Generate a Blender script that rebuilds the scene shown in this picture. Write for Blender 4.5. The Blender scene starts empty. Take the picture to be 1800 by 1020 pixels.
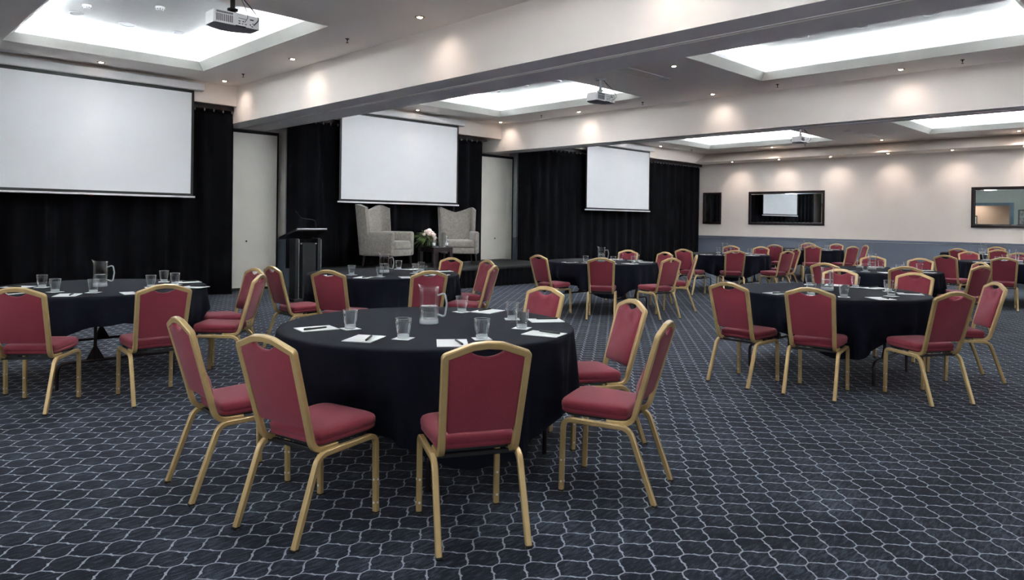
import bpy, bmesh, math, random
from math import sin, cos, pi, radians as R, atan2, hypot
from mathutils import Vector, Matrix, noise
random.seed(7)
S = bpy.context.scene
COL = S.collection

# ------------------------------------------------------------------ camera
# world: X runs along the screen wall, Y runs along the ceiling beams, floor z = 0
F, HZ, ROLL, YAW, EYE = 1250.0, 388.0, 0.0130, R(44.6), 1.46
cd = bpy.data.cameras.new('camera'); cam = bpy.data.objects.new('camera', cd); COL.objects.link(cam)
cd.sensor_width = 36.0; cd.lens = 36.0*F/1800.0
cd.shift_y = (HZ-510.0)/1800.0
cd.clip_start = 0.05; cd.clip_end = 200
fwd = Vector((sin(YAW), cos(YAW), 0)); rgt = Vector((cos(YAW), -sin(YAW), 0)); up = Vector((0, 0, 1))
r2 = rgt*cos(ROLL)+up*sin(ROLL); u2 = up*cos(ROLL)-rgt*sin(ROLL)
cam.matrix_world = Matrix(((r2.x, u2.x, -fwd.x, 0), (r2.y, u2.y, -fwd.y, 0), (r2.z, u2.z, -fwd.z, EYE), (0, 0, 0, 1)))
S.camera = cam

# ------------------------------------------------------------------ view, world
S.view_settings.view_transform = 'Standard'; S.view_settings.look = 'None'
S.view_settings.exposure = 0.12; S.view_settings.gamma = 1.0; S.view_settings.use_curve_mapping = False
S.cycles.use_denoising = True
S.cycles.max_bounces = 8; S.cycles.diffuse_bounces = 5; S.cycles.glossy_bounces = 4
S.cycles.transparent_max_bounces = 24; S.cycles.transmission_bounces = 6
S.cycles.caustics_reflective = False; S.cycles.caustics_refractive = False
S.cycles.sample_clamp_indirect = 60.0
w = bpy.data.worlds.new('world'); S.world = w; w.use_nodes = True
w.node_tree.nodes['Background'].inputs[0].default_value = (0.6, 0.7, 0.9, 1)
w.node_tree.nodes['Background'].inputs[1].default_value = 0.0

# main light levels (W)
COVE_W = 41.0       # per metre of cove strip
SPOT_W = 25.0       # each downlight
COVE_C = (0.93, 0.97, 1.0)
SPOT_C = (1.0, 0.84, 0.74)
FILL_W = 40.0        # each unseen fill lamp added in the left and back walls

# coffers in the ceiling: x0, x1, y0, y1
ZC, ZR = 3.9, 4.3
COFFERS = [(1.89, 4.66, 8.09, 12.14), (1.89, 4.66, 1.63, 5.68), (7.36, 11.54, 8.09, 12.14), (7.36, 11.54, 1.63, 5.68),
           (14.66, 21.06, 8.09, 12.14), (14.66, 21.06, 1.63, 5.68)]
def area_light(name, loc, sx, sy, power, col, rot, spread=None):
    l = bpy.data.lights.new(name, 'AREA'); l.shape = 'RECTANGLE'; l.size = sx; l.size_y = sy
    l.energy = power; l.color = col
    if spread: l.spread = R(spread)
    o = bpy.data.objects.new(name, l); COL.objects.link(o); o.location = loc; o.rotation_euler = rot
    return o
for (x0, x1, y0, y1) in COFFERS:
    q, z = 0.02, ZC+0.165
    xm, ym, lx, ly = (x0+x1)/2, (y0+y1)/2, x1-x0, y1-y0
    t = R(6)
    # strips lie on the hidden ledge behind the lip and shine up, a little inward
    area_light('cove_strip', (xm, y0-q, z), lx, 0.05, COVE_W*lx, COVE_C, (pi+t, 0, 0), 130)
    area_light('cove_strip', (xm, y1+q, z), lx, 0.05, COVE_W*lx, COVE_C, (pi-t, 0, 0), 130)
    area_light('cove_strip', (x0-q, ym, z), 0.05, ly, COVE_W*ly, COVE_C, (pi, t, 0), 130)
    area_light('cove_strip', (x1+q, ym, z), 0.05, ly, COVE_W*ly, COVE_C, (pi, -t, 0), 130)

# added fill lamps in invented windows, left and back walls (all outside the picture)
ADDED_WIN_L = [(-2.9, 0.0), (1.0, 3.9), (4.6, 7.5)]      # y ranges in the left wall
ADDED_WIN_B = [(1.5, 4.9), (7.6, 11.6), (14.5, 18.0), (19.0, 22.0)]   # x ranges in the back wall
for (a, b) in ADDED_WIN_L: area_light('added_window_fill', (-0.66, (a+b)/2, 1.75), 1.9, b-a-0.1, FILL_W, (0.90, 0.95, 1.0), (0, -pi/2, 0))
for (a, b) in ADDED_WIN_B: area_light('added_window_fill', ((a+b)/2, -3.56, 1.75), b-a-0.1, 1.9, FILL_W, (0.90, 0.95, 1.0), (pi/2, 0, 0))

area_light('corridor_fill', (-1.8, 10.4, 2.86), 1.2, 0.3, 60.0, (1.0, 0.93, 0.84), (0, 0, 0))  # unseen lamp added to brighten the corridor

# ------------------------------------------------------------------ materials
def lin(c): return tuple(((v/255.0)/12.92 if v <= 10.3 else ((v/255.0+0.055)/1.055)**2.4) for v in c)+(1,)
MATS = {}
def mat(name, rgb, rough=0.6, metal=0.0, var=0.0, vscale=8.0, bump=0.0, bscale=60.0, sheen=0.0, emit=None, coat=0.0, spec=0.5, obj=True, stretch=None):
    m = bpy.data.materials.new(name); m.use_nodes = True; nt = m.node_tree; n = nt.nodes; b = n['Principled BSDF']
    c = lin(rgb)
    b.inputs['Base Color'].default_value = c; b.inputs['Roughness'].default_value = rough; b.inputs['Metallic'].default_value = metal
    b.inputs['Specular IOR Level'].default_value = spec
    if sheen: b.inputs['Sheen Weight'].default_value = sheen; b.inputs['Sheen Roughness'].default_value = 0.5
    if coat: b.inputs['Coat Weight'].default_value = coat
    tc = n.new('ShaderNodeTexCoord')
    mp = n.new('ShaderNodeMapping'); nt.links.new(tc.outputs['Object'], mp.inputs[0])
    if stretch: mp.inputs['Scale'].default_value = stretch
    nz = n.new('ShaderNodeTexNoise'); nz.inputs['Scale'].default_value = vscale; nz.inputs['Detail'].default_value = 4
    nt.links.new(mp.outputs[0], nz.inputs['Vector'])
    cr = n.new('ShaderNodeMapRange'); cr.inputs['From Min'].default_value = 0.3; cr.inputs['From Max'].default_value = 0.7
    cr.inputs['To Min'].default_value = 1-max(var, 0.02); cr.inputs['To Max'].default_value = 1+max(var, 0.02)
    nt.links.new(nz.outputs['Fac'], cr.inputs['Value'])
    vm = n.new('ShaderNodeVectorMath'); vm.operation = 'SCALE'; vm.inputs[0].default_value = c[:3]
    nt.links.new(cr.outputs[0], vm.inputs['Scale']); nt.links.new(vm.outputs[0], b.inputs['Base Color'])
    if bump:
        n2 = n.new('ShaderNodeTexNoise'); n2.inputs['Scale'].default_value = bscale; n2.inputs['Detail'].default_value = 3
        nt.links.new(mp.outputs[0], n2.inputs['Vector'])
        bp = n.new('ShaderNodeBump'); bp.inputs['Strength'].default_value = bump; bp.inputs['Distance'].default_value = 0.004
        nt.links.new(n2.outputs['Fac'], bp.inputs['Height']); nt.links.new(bp.outputs[0], b.inputs['Normal'])
    if emit:
        b.inputs['Emission Color'].default_value = lin(emit[0]); b.inputs['Emission Strength'].default_value = emit[1]
    MATS[name] = m
    return m
def glass_mat(name, tint, edge, base=0.05, milk=0.0):
    m = bpy.data.materials.new(name); m.use_nodes = True; nt = m.node_tree; n = nt.nodes; n.clear()
    out = n.new('ShaderNodeOutputMaterial'); tr = n.new('ShaderNodeBsdfTransparent'); tr.inputs[0].default_value = tint
    gl = n.new('ShaderNodeBsdfGlossy'); gl.inputs['Roughness'].default_value = 0.03; gl.inputs[0].default_value = (1, 1, 1, 1)
    df = n.new('ShaderNodeBsdfDiffuse'); df.inputs[0].default_value = (0.85, 0.9, 0.92, 1)
    lw = n.new('ShaderNodeLayerWeight'); lw.inputs[0].default_value = 0.5
    mr = n.new('ShaderNodeMapRange'); mr.inputs['To Min'].default_value = base; mr.inputs['To Max'].default_value = edge
    pw = n.new('ShaderNodeMath'); pw.operation = 'POWER'; pw.inputs[1].default_value = 2.6
    nt.links.new(lw.outputs['Facing'], pw.inputs[0]); nt.links.new(pw.outputs[0], mr.inputs['Value'])
    mx = n.new('ShaderNodeMixShader'); nt.links.new(mr.outputs[0], mx.inputs[0])
    nt.links.new(tr.outputs[0], mx.inputs[1]); nt.links.new(gl.outputs[0], mx.inputs[2])
    m2 = n.new('ShaderNodeMixShader'); m2.inputs[0].default_value = milk
    nt.links.new(mx.outputs[0], m2.inputs[1]); nt.links.new(df.outputs[0], m2.inputs[2])
    nt.links.new(m2.outputs[0], out.inputs[0])
    return m

M_CREAM = mat('painted_plaster', (234, 224, 216), 0.85, var=0.02, vscale=1.5, bump=0.05, bscale=30)
M_FACE = mat('beam_paint', (242, 234, 227), 0.85, var=0.02, vscale=1.2)
M_CEIL = mat('ceiling_paint', (244, 236, 230), 0.9, var=0.015, vscale=0.8)
M_COFF = mat('coffer_paint', (218, 219, 219), 0.85, var=0.01)
M_LIP = mat('coffer_lip_paint', (196, 196, 190), 0.8, var=0.01)
M_SOFF = mat('beam_soffit_paint', (236, 230, 231), 0.7, var=0.02)
M_DADO = mat('blue_grey_dado', (104, 112, 128), 0.6, var=0.03, vscale=2)
M_DARK = mat('dark_gap', (14, 14, 16), 0.7)
M_GREYJ = mat('grey_jamb', (168, 172, 176), 0.6, var=0.03)
M_PANEL = mat('panel_vinyl', (240, 236, 226), 0.65, var=0.03, vscale=2.5, bump=0.08, bscale=50)
M_CURT = mat('black_curtain_cloth', (10, 10, 14), 0.95, var=0.25, vscale=3, bump=0.2, bscale=120, spec=0.12)
M_CLOTH = mat('black_table_linen', (17, 19, 29), 0.9, var=0.08, vscale=30, bump=0.15, bscale=300, spec=0.12)
M_PAD = mat('maroon_upholstery', (126, 44, 58), 0.85, var=0.09, vscale=160, bump=0.5, bscale=420, sheen=0.12, spec=0.3)
M_GOLD = mat('champagne_gold_paint', (190, 162, 112), 0.36, metal=0.35, var=0.06, vscale=14, coat=0.15)
M_BOLT = mat('pale_plastic_stud', (225, 222, 215), 0.5)
M_BLACK = mat('black_plastic', (15, 15, 17), 0.5, var=0.05)
M_STEEL = mat('dark_steel_leg', (44, 34, 36), 0.35, metal=0.6, var=0.05)
M_WOODT = mat('plywood_tabletop', (120, 92, 66), 0.5, var=0.1, vscale=6, stretch=(1, 8, 1))
M_WHITE = mat('white_paper', (232, 232, 232), 0.75)
M_SCREEN = mat('matte_white_screen', (226, 227, 230), 0.9, var=0.01, vscale=1)
M_HOUS = mat('white_housing', (218, 218, 220), 0.5)
M_PROJ = mat('projector_casing', (242, 241, 242), 0.45, var=0.02)
M_PROJD = mat('projector_vent_grey', (120, 120, 126), 0.5)
M_FRAME = mat('dark_walnut_frame', (30, 17, 18), 0.4, var=0.2, vscale=12, stretch=(1, 1, 6), spec=0.3)
M_GREYFAB = mat('grey_velvet', (126, 120, 113), 0.85, var=0.2, vscale=22, bump=0.4, bscale=90, sheen=0.4)
M_LEGW = mat('dark_wood', (38, 26, 28), 0.35, var=0.2, vscale=10, stretch=(1, 1, 5), coat=0.2)
M_STAGE = mat('stage_black_carpet', (13, 14, 16), 0.8, var=0.15, vscale=40)
M_ALU = mat('brushed_aluminium', (190, 192, 196), 0.3, metal=0.9)
M_LEAF = mat('leaf_green', (84, 104, 52), 0.55, var=0.35, vscale=25)
M_LEAFD = mat('leaf_dark', (52, 66, 36), 0.55, var=0.35, vscale=25)
M_BRONZE = mat('bronze_foliage', (128, 84, 48), 0.6, var=0.3, vscale=25)
M_PETAL = mat('petal_blush', (240, 214, 208), 0.6, var=0.08, vscale=40)
M_VASE = mat('smoked_vase', (40, 44, 44), 0.15, coat=0.5)
M_LAMP = mat('lamp_lens', (255, 240, 225), 0.4, emit=((255, 236, 214), 30.0))
M_BRASS = mat('brass_fitting', (150, 128, 100), 0.35, metal=0.8)
M_MINT = mat('pale_green_plaster', (196, 204, 196), 0.85)
M_TAN = mat('corridor_brown_plaster', (170, 146, 128), 0.85)
M_BLUEF = mat('blue_grey_gloss_paint', (84, 110, 128), 0.4)
M_PRINT = mat('monochrome_print', (170, 170, 165), 0.6, var=0.7, vscale=9)
M_MIRR = mat('mirror_silver', (225, 230, 232), 0.015, metal=1.0)
M_GLASS = glass_mat('clear_glass', (0.985, 0.992, 0.995, 1), 0.95, 0.010, 0.0)
M_GBASE = glass_mat('thick_glass_base', (0.95, 0.97, 0.98, 1), 0.9, 0.04, 0.32)  # white mixed in imitates the refracted coaster and bright glints
M_WATER = glass_mat('water', (0.965, 0.98, 0.99, 1), 0.9, 0.02, 0.0)
M_BOTTLE = glass_mat('bottle_glass', (0.8, 0.88, 0.95, 1), 0.8, 0.12, 0.2)

def carpet_mat():
    m = bpy.data.materials.new('trellis_carpet'); m.use_nodes = True; nt = m.node_tree; n = nt.nodes; L = nt.links
    b = n['Principled BSDF']; b.inputs['Roughness'].default_value = 0.95; b.inputs['Specular IOR Level'].default_value = 0.10
    b.inputs['Sheen Weight'].default_value = 0.05; b.inputs['Sheen Roughness'].default_value = 0.35
    geo = n.new('ShaderNodeTexCoord')
    # wobble of the yarn lines
    wn = n.new('ShaderNodeTexNoise'); wn.inputs['Scale'].default_value = 42; wn.inputs['Detail'].default_value = 1
    L.new(geo.outputs['Object'], wn.inputs['Vector'])
    wv = n.new('ShaderNodeVectorMath'); wv.operation = 'MULTIPLY_ADD'
    wv.inputs[1].default_value = (0.010, 0.010, 0); L.new(wn.outputs['Color'], wv.inputs[0])
    L.new(geo.outputs['Object'], wv.inputs[2])
    sx = n.new('ShaderNodeSeparateXYZ'); L.new(wv.outputs[0], sx.inputs[0])
    def mth(op, a, c=None, d=None, clamp=False):
        k = n.new('ShaderNodeMath'); k.operation = op; k.use_clamp = clamp
        for i, v in enumerate((a, c, d)):
            if v is None: continue
            if isinstance(v, (int, float)): k.inputs[i].default_value = v
            else: L.new(v, k.inputs[i])
        return k.outputs[0]
    HX, HY = 0.109, 0.0824
    px = mth('PINGPONG', mth('SUBTRACT', sx.outputs['X'], 1.758-0.0), HX)
    py = mth('PINGPONG', mth('SUBTRACT', sx.outputs['Y'], 2.926), HY)
    s0 = 0.012; T = HX-2*s0
    t = mth('DIVIDE', mth('SUBTRACT', px, s0), T, clamp=True)
    sm = mth('MULTIPLY', mth('MULTIPLY', t, t), mth('SUBTRACT', 3.0, mth('MULTIPLY', t, 2.0)))
    f = mth('SUBTRACT', py, mth('MULTIPLY', sm, HY))
    sl = mth('MULTIPLY', mth('MULTIPLY', t, mth('SUBTRACT', 1.0, t)), 6*HY/T)
    dist = mth('DIVIDE', mth('ABSOLUTE', f), mth('SQRT', mth('ADD', mth('MULTIPLY', sl, sl), 1.0)))
    g = mth('DIVIDE', mth('SUBTRACT', t, 0.5), 0.05)
    knob = mth('MULTIPLY', mth('EXPONENT', mth('MULTIPLY', mth('MULTIPLY', g, g), -1.0)), 0.0045)
    d2 = mth('SUBTRACT', dist, knob)
    line = n.new('ShaderNodeMapRange'); line.interpolation_type = 'SMOOTHSTEP'
    line.inputs['From Min'].default_value = 0.0015; line.inputs['From Max'].default_value = 0.0048
    line.inputs['To Min'].default_value = 1.0; line.inputs['To Max'].default_value = 0.0
    L.new(d2, line.inputs['Value'])
    # streaky navy ground, streaks run diagonally
    mp = n.new('ShaderNodeMapping'); mp.inputs['Rotation'].default_value = (0, 0, R(-38)); mp.inputs['Scale'].default_value = (14, 60, 1)
    L.new(geo.outputs['Object'], mp.inputs[0])
    s1 = n.new('ShaderNodeTexNoise'); s1.inputs['Scale'].default_value = 1.0; s1.inputs['Detail'].default_value = 5; s1.inputs['Roughness'].default_value = 0.65
    L.new(mp.outputs[0], s1.inputs['Vector'])
    s2 = n.new('ShaderNodeTexNoise'); s2.inputs['Scale'].default_value = 2.2; s2.inputs['Detail'].default_value = 2
    L.new(geo.outputs['Object'], s2.inputs['Vector'])
    s3 = n.new('ShaderNodeTexNoise'); s3.inputs['Scale'].default_value = 260; s3.inputs['Detail'].default_value = 2
    L.new(geo.outputs['Object'], s3.inputs['Vector'])
    mixf = mth('ADD', mth('ADD', mth('MULTIPLY', s1.outputs['Fac'], 0.75), mth('MULTIPLY', s2.outputs['Fac'], 0.35)), mth('MULTIPLY', s3.outputs['Fac'], 0.5))
    cr = n.new('ShaderNodeValToRGB'); cr.color_ramp.elements[0].position = 0.60; cr.color_ramp.elements[0].color = lin((20, 22, 32))
    cr.color_ramp.elements[1].position = 1.0; cr.color_ramp.elements[1].color = lin((76, 84, 96))
    e = cr.color_ramp.elements.new(0.8); e.color = lin((32, 36, 47))
    L.new(mixf, cr.inputs[0])
    lc = n.new('ShaderNodeMapRange'); lc.inputs['To Min'].default_value = 0.7; lc.inputs['To Max'].default_value = 1.1; L.new(s3.outputs['Fac'], lc.inputs['Value'])
    lv = n.new('ShaderNodeVectorMath'); lv.operation = 'SCALE'; lv.inputs[0].default_value = lin((160, 165, 176))[:3]; L.new(lc.outputs[0], lv.inputs['Scale'])
    mx = n.new('ShaderNodeMix'); mx.data_type = 'RGBA'
    L.new(line.outputs[0], mx.inputs['Factor']); L.new(cr.outputs[0], mx.inputs['A']); L.new(lv.outputs[0], mx.inputs['B'])
    L.new(mx.outputs['Result'], b.inputs['Base Color'])
    bp = n.new('ShaderNodeBump'); bp.inputs['Strength'].default_value = 0.5; bp.inputs['Distance'].default_value = 0.003
    L.new(s3.outputs['Fac'], bp.inputs['Height']); L.new(bp.outputs[0], b.inputs['Normal'])
    return m
M_CARPET = carpet_mat()

# ------------------------------------------------------------------ mesh helpers
def nb(): return bmesh.new()
def obj(name, bm, mats, parent=None, smooth=False, loc=None):
    me = bpy.data.meshes.new(name)
    bmesh.ops.recalc_face_normals(bm, faces=bm.faces)
    bm.to_mesh(me); bm.free()
    for m in (mats if isinstance(mats, (list, tuple)) else [mats]): me.materials.append(m)
    if smooth:
        for p in me.polygons: p.use_smooth = True
    o = bpy.data.objects.new(name, me); COL.objects.link(o)
    if parent: o.parent = parent
    if loc: o.location = loc
    return o
def autosmooth(o, ang=40):
    for p in o.data.polygons: p.use_smooth = True
    a = R(ang)
    bm = bmesh.new(); bm.from_mesh(o.data)
    for e in bm.edges:
        if len(e.link_faces) == 2 and e.calc_face_angle(0) > a: e.smooth = False
    bm.to_mesh(o.data); bm.free()
    return o
def tag(o, label, cat, group=None):
    o['label'] = label; o['category'] = cat
    if group: o['group'] = group
    return o
def thing(name, label, cat, loc=(0, 0, 0), rz=0.0, group=None):
    o = bpy.data.objects.new(name, None); COL.objects.link(o); o.location = loc; o.rotation_euler = (0, 0, rz)
    o.empty_display_size = 0.1
    return tag(o, label, cat, group)
def struct(name, bm, m, smooth=False):
    o = obj(name, bm, m, None, smooth); o['kind'] = 'structure'; return o
def box(bm, x0, x1, y0, y1, z0, z1, bev=0.0, mi=0, seg=2):
    r = bmesh.ops.create_cube(bm, size=1.0)
    vs = r['verts']
    for v in vs: v.co = Vector(((x0+x1)/2+v.co.x*(x1-x0), (y0+y1)/2+v.co.y*(y1-y0), (z0+z1)/2+v.co.z*(z1-z0)))
    fs = {f for v in vs for f in v.link_faces}
    for f in fs: f.material_index = mi
    if bev:
        es = list({e for v in vs for e in v.link_edges})
        r = bmesh.ops.bevel(bm, geom=es, offset=bev, segments=seg, profile=0.5, affect='EDGES')
        for f in r['faces']: f.material_index = mi
def cyl(bm, c, r, z0, z1, n=20, r2=None, mi=0):
    r2 = r if r2 is None else r2
    a = [bm.verts.new((c[0]+r*cos(2*pi*i/n), c[1]+r*sin(2*pi*i/n), z0)) for i in range(n)]
    b = [bm.verts.new((c[0]+r2*cos(2*pi*i/n), c[1]+r2*sin(2*pi*i/n), z1)) for i in range(n)]
    fs = [bm.faces.new((a[i], a[(i+1) % n], b[(i+1) % n], b[i])) for i in range(n)]
    fs += [bm.faces.new(a), bm.faces.new(b)]
    for f in fs: f.material_index = mi
def lathe(bm, prof, n=24, mi=0, close=False):
    rings = []
    for (r, z) in prof:
        rings.append([bm.verts.new((r*cos(2*pi*i/n), r*sin(2*pi*i/n), z)) for i in range(n)] if r > 1e-6 else [bm.verts.new((0, 0, z))])
    for a, b in zip(rings, rings[1:]):
        for i in range(n):
            j = (i+1) % n
            if len(a) == 1 and len(b) == 1: continue
            if len(a) == 1: f = bm.faces.new((a[0], b[i], b[j]))
            elif len(b) == 1: f = bm.faces.new((a[i], a[j], b[0]))
            else: f = bm.faces.new((a[i], a[j], b[j], b[i]))
            f.material_index = mi
    return rings
def fillet(pts, rad, n=5):
    P = [Vector(p) for p in pts]; out = [P[0]]
    for i in range(1, len(P)-1):
        r = rad[i-1] if isinstance(rad, (list, tuple)) else rad
        a, b, c = P[i-1], P[i], P[i+1]
        u = (a-b); v = (c-b); lu, lv = u.length, v.length; u.normalize(); v.normalize()
        ang = u.angle(v)
        if r < 1e-6 or abs(ang-pi) < 1e-3: out.append(b); continue
        d = min(r/math.tan(ang/2), lu*0.49, lv*0.49)
        p, q = b+u*d, b+v*d
        for k in range(n+1):
            t = k/n; out.append(p*(1-t)**2+b*2*t*(1-t)+q*t*t)
    out.append(P[-1]); return out
def sweep(bm, path, w, d, a0=(1, 0, 0), mi=0, ch=0.16, rnd=0, taper=None, caps=True):
    """tube of section w (along a0) by d, carried along the path; rnd>0 makes it round"""
    P = [Vector(p) for p in path]; N = len(P); a = Vector(a0); rings = []
    if rnd: sec = [(0.5*cos(2*pi*i/rnd), 0.5*sin(2*pi*i/rnd)) for i in range(rnd)]
    else:
        c = ch*min(w, d); cx, cy = 0.5-c/w, 0.5-c/d
        sec = [(0.5, -cy), (0.5, cy), (cx, 0.5), (-cx, 0.5), (-0.5, cy), (-0.5, -cy), (-cx, -0.5), (cx, -0.5)]
    prev = None
    for i in range(N):
        t1 = (P[i]-P[i-1]).normalized() if i else (P[1]-P[0]).normalized()
        t2 = (P[i+1]-P[i]).normalized() if i < N-1 else t1
        t = (t1+t2).normalized()
        if prev is not None:
            q = prev.rotation_difference(t); a = q @ a
        a = (a-t*a.dot(t)).normalized(); b = t.cross(a); prev = t
        s = 1.0 if taper is None else taper(i/(N-1))
        rings.append([bm.verts.new(P[i]+a*(x*w*s)+b*(y*d*s)) for x, y in sec])
    k = len(sec); fs = []
    for A, B in zip(rings, rings[1:]):
        for i in range(k): fs.append(bm.faces.new((A[i], A[(i+1) % k], B[(i+1) % k], B[i])))
    if caps: fs.append(bm.faces.new(rings[0])); fs.append(bm.faces.new(rings[-1]))
    for f in fs: f.material_index = mi
def sheet(bm, xs, ys, z, holes=()):
    V = {}
    def v(x, y):
        if (x, y) not in V: V[(x, y)] = bm.verts.new((x, y, z))
        return V[(x, y)]
    for i in range(len(xs)-1):
        for j in range(len(ys)-1):
            mx, my = (xs[i]+xs[i+1])/2, (ys[j]+ys[j+1])/2
            if any(h[0] < mx < h[1] and h[2] < my < h[3] for h in holes): continue
            bm.faces.new((v(xs[i], ys[j]), v(xs[i+1], ys[j]), v(xs[i+1], ys[j+1]), v(xs[i], ys[j+1])))
def dup(root, loc, rz, label, group=None, parent=None):
    r = root.copy(); COL.objects.link(r); r.location = loc; r.rotation_euler = (0, 0, rz)
    r['label'] = label
    if group: r['group'] = group
    for ch in list(root.children):
        c = ch.copy(); COL.objects.link(c); c.parent = r
        for g in list(ch.children):
            d = g.copy(); COL.objects.link(d); d.parent = c
    return r

# ------------------------------------------------------------------ the room
XL, XR, YB, YF = -0.6, 22.78, -3.5, 14.05
bm = nb(); sheet(bm, [XL-2.6, XR+0.1], [YB-0.1, YF+0.1], 0); struct('floor', bm, M_CARPET)
# ceiling with the coffer openings cut out; the bays stop at the beams
bm = nb()
for (a, b) in ((XL, 5.70), (6.55, 12.55), (13.0, 22.62)):
    hs = [c for c in COFFERS if a < c[0] < b]
    sheet(bm, [a, hs[0][0], hs[0][1], b], [YB, 1.63, 5.68, 8.09, 12.14, 13.12], ZC, hs)
struct('ceiling', bm, M_CEIL)
for (x0, x1, y0, y1) in COFFERS:
    bm = nb()
    def loop(o, z): return [bm.verts.new(p) for p in ((x0-o, y0-o, z), (x1+o, y0-o, z), (x1+o, y1+o, z), (x0-o, y1+o, z))]
    prof = [(0, ZC, 0), (-0.12, ZC+0.12, 0), (-0.12, ZC+0.17, 1), (-0.105, ZC+0.17, 1), (-0.105, ZC+0.135, 1), (0.17, ZC+0.135, 1), (0.17, ZR, 1)]
    Ls = [loop(o, z) for o, z, _ in prof]
    for (A, B, k) in zip(Ls, Ls[1:], [p[2] for p in prof[1:]]):
        for i in range(4):
            f = bm.faces.new((A[i], A[(i+1) % 4], B[(i+1) % 4], B[i])); f.material_index = k
    f = bm.faces.new(Ls[-1]); f.material_index = 1
    struct('ceiling_coffer', bm, [M_LIP, M_COFF])
# beams between the bays, with the operable-wall track slot in the underside
for k, (a, b, s0, s1) in enumerate(((5.65, 6.60, 6.03, 6.11), (12.5, 13.05, 12.77, 12.82))):
    bm = nb()
    zb = 3.22
    box(bm, a, s0, YB, 13.93, zb, 4.35, mi=0); box(bm, s1, b, YB, 13.93, zb, 4.35, mi=0)
    box(bm, s0, s1, YB, 13.93, zb+0.05, 4.35, mi=2)
    box(bm, s0-0.012, s0, YB, 13.93, zb-0.008, zb+0.02, mi=1)
    bm.normal_update()
    for f in bm.faces:
        if f.material_index == 0 and f.normal.z < -0.9: f.material_index = 1
    struct('ceiling_beam', bm, [M_FACE, M_SOFF, M_DARK])
# front bulkhead over the curtains and its soffit
bm = nb()
for (a, b) in ((XL, 5.65), (6.6, 12.5), (13.05, 22.6)):
    box(bm, a, b, 13.1, 14.1, 3.53, 4.35)
struct('ceiling_bulkhead', bm, M_CREAM)
bm = nb()
pf = [(22.6, 4.35), (22.6, 3.9), (21.77, 3.55), (XR+0.1, 3.55), (XR+0.1, 4.35)]
va = [bm.verts.new((x, YB, z)) for x, z in pf]; vb = [bm.verts.new((x, 14.1, z)) for x, z in pf]
for i in range(5): bm.faces.new((va[i], va[(i+1) % 5], vb[(i+1) % 5], vb[i]))
bm.faces.new(va); bm.faces.new(vb); struct('ceiling_bulkhead', bm, M_CREAM)
bm = nb(); box(bm, XL, XR+0.1, YF, YF+0.1, 0, 3.56); struct('wall_front', bm, M_CREAM)
bm = nb(); box(bm, XR, XR+0.1, YB, YF, 0, 3.56); struct('wall_right', bm, M_CREAM)
def holed(name, axis, c0, c1, lo, hi, zt, holes, m):
    bm = nb(); cuts = [lo]
    for h in sorted(holes): cuts += [h[0], h[1]]
    cuts.append(hi)
    def bb(a, b, z0, z1):
        if axis == 'x': box(bm, a, b, c0, c1, z0, z1)
        else: box(bm, c0, c1, a, b, z0, z1)
    for i in range(0, len(cuts), 2): bb(cuts[i], cuts[i+1], 0, zt)
    for h in holes:
        if h[2] > 0: bb(h[0], h[1], 0, h[2])
        bb(h[0], h[1], h[3], zt)
    struct(name, bm, m)
holed('wall_back', 'x', YB-0.1, YB, XL-0.1, XR+0.1, 4.35, [(a, b, 0.75, 2.75) for a, b in ADDED_WIN_B], M_CREAM)
wn_ = 0
for (a, b, ax) in [(a, b, 'x') for a, b in ADDED_WIN_B]+[(a, b, 'y') for a, b in ADDED_WIN_L]:
    wn_ += 1; bm = nb()
    def wb(p, q, z0, z1):
        if ax == 'x': box(bm, p, q, YB-0.04, YB+0.02, z0, z1)
        else: box(bm, XL-0.04, XL+0.02, p, q, z0, z1)
    wb(a, b, 0.75, 0.80); wb(a, b, 2.70, 2.75); wb(a, a+0.05, 0.8, 2.7); wb(b-0.05, b, 0.8, 2.7); wb((a+b)/2-0.03, (a+b)/2+0.03, 0.8, 2.7)
    struct('added_window_%d' % wn_, bm, M_HOUS)  # invented window frame, goes with the added fill lamps
DY0, DY1, DZ = 8.45, 11.4, 2.62
holed('wall_left', 'y', XL-0.1, XL, YB, YF, 4.35, [(a, b, 0.75, 2.75) for a, b in ADDED_WIN_L]+[(DY0, DY1, 0, DZ)], M_MINT)
# the doorway seen in the wall mirror, and the corridor behind it
bm = nb()
for s in ((DY0-0.16, DY0), (DY1, DY1+0.16)): box(bm, XL, XL+0.03, s[0], s[1], 0, DZ+0.16, 0.006)
box(bm, XL, XL+0.03, DY0, DY1, DZ, DZ+0.16, 0.006); box(bm, XL-0.1, XL, DY0-0.001, DY0+0.03, 0, DZ); box(bm, XL-0.1, XL, DY1-0.03, DY1, 0, DZ)
struct('trim_1', bm, M_BLUEF)
bm = nb()
box(bm, XL-2.3, XL-2.2, DY0-1.5, DY1+2, 0, 2.9); box(bm, XL-2.2, XL-0.1, DY1+1.9, DY1+2, 0, 2.9); box(bm, XL-2.2, XL-0.1, DY0-1.5, DY0-1.4, 0, 2.9)
box(bm, XL-2.3, XL-0.1, DY0-1.5, DY1+2, 2.9, 3.0); struct('wall_corridor', bm, M_TAN)
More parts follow.
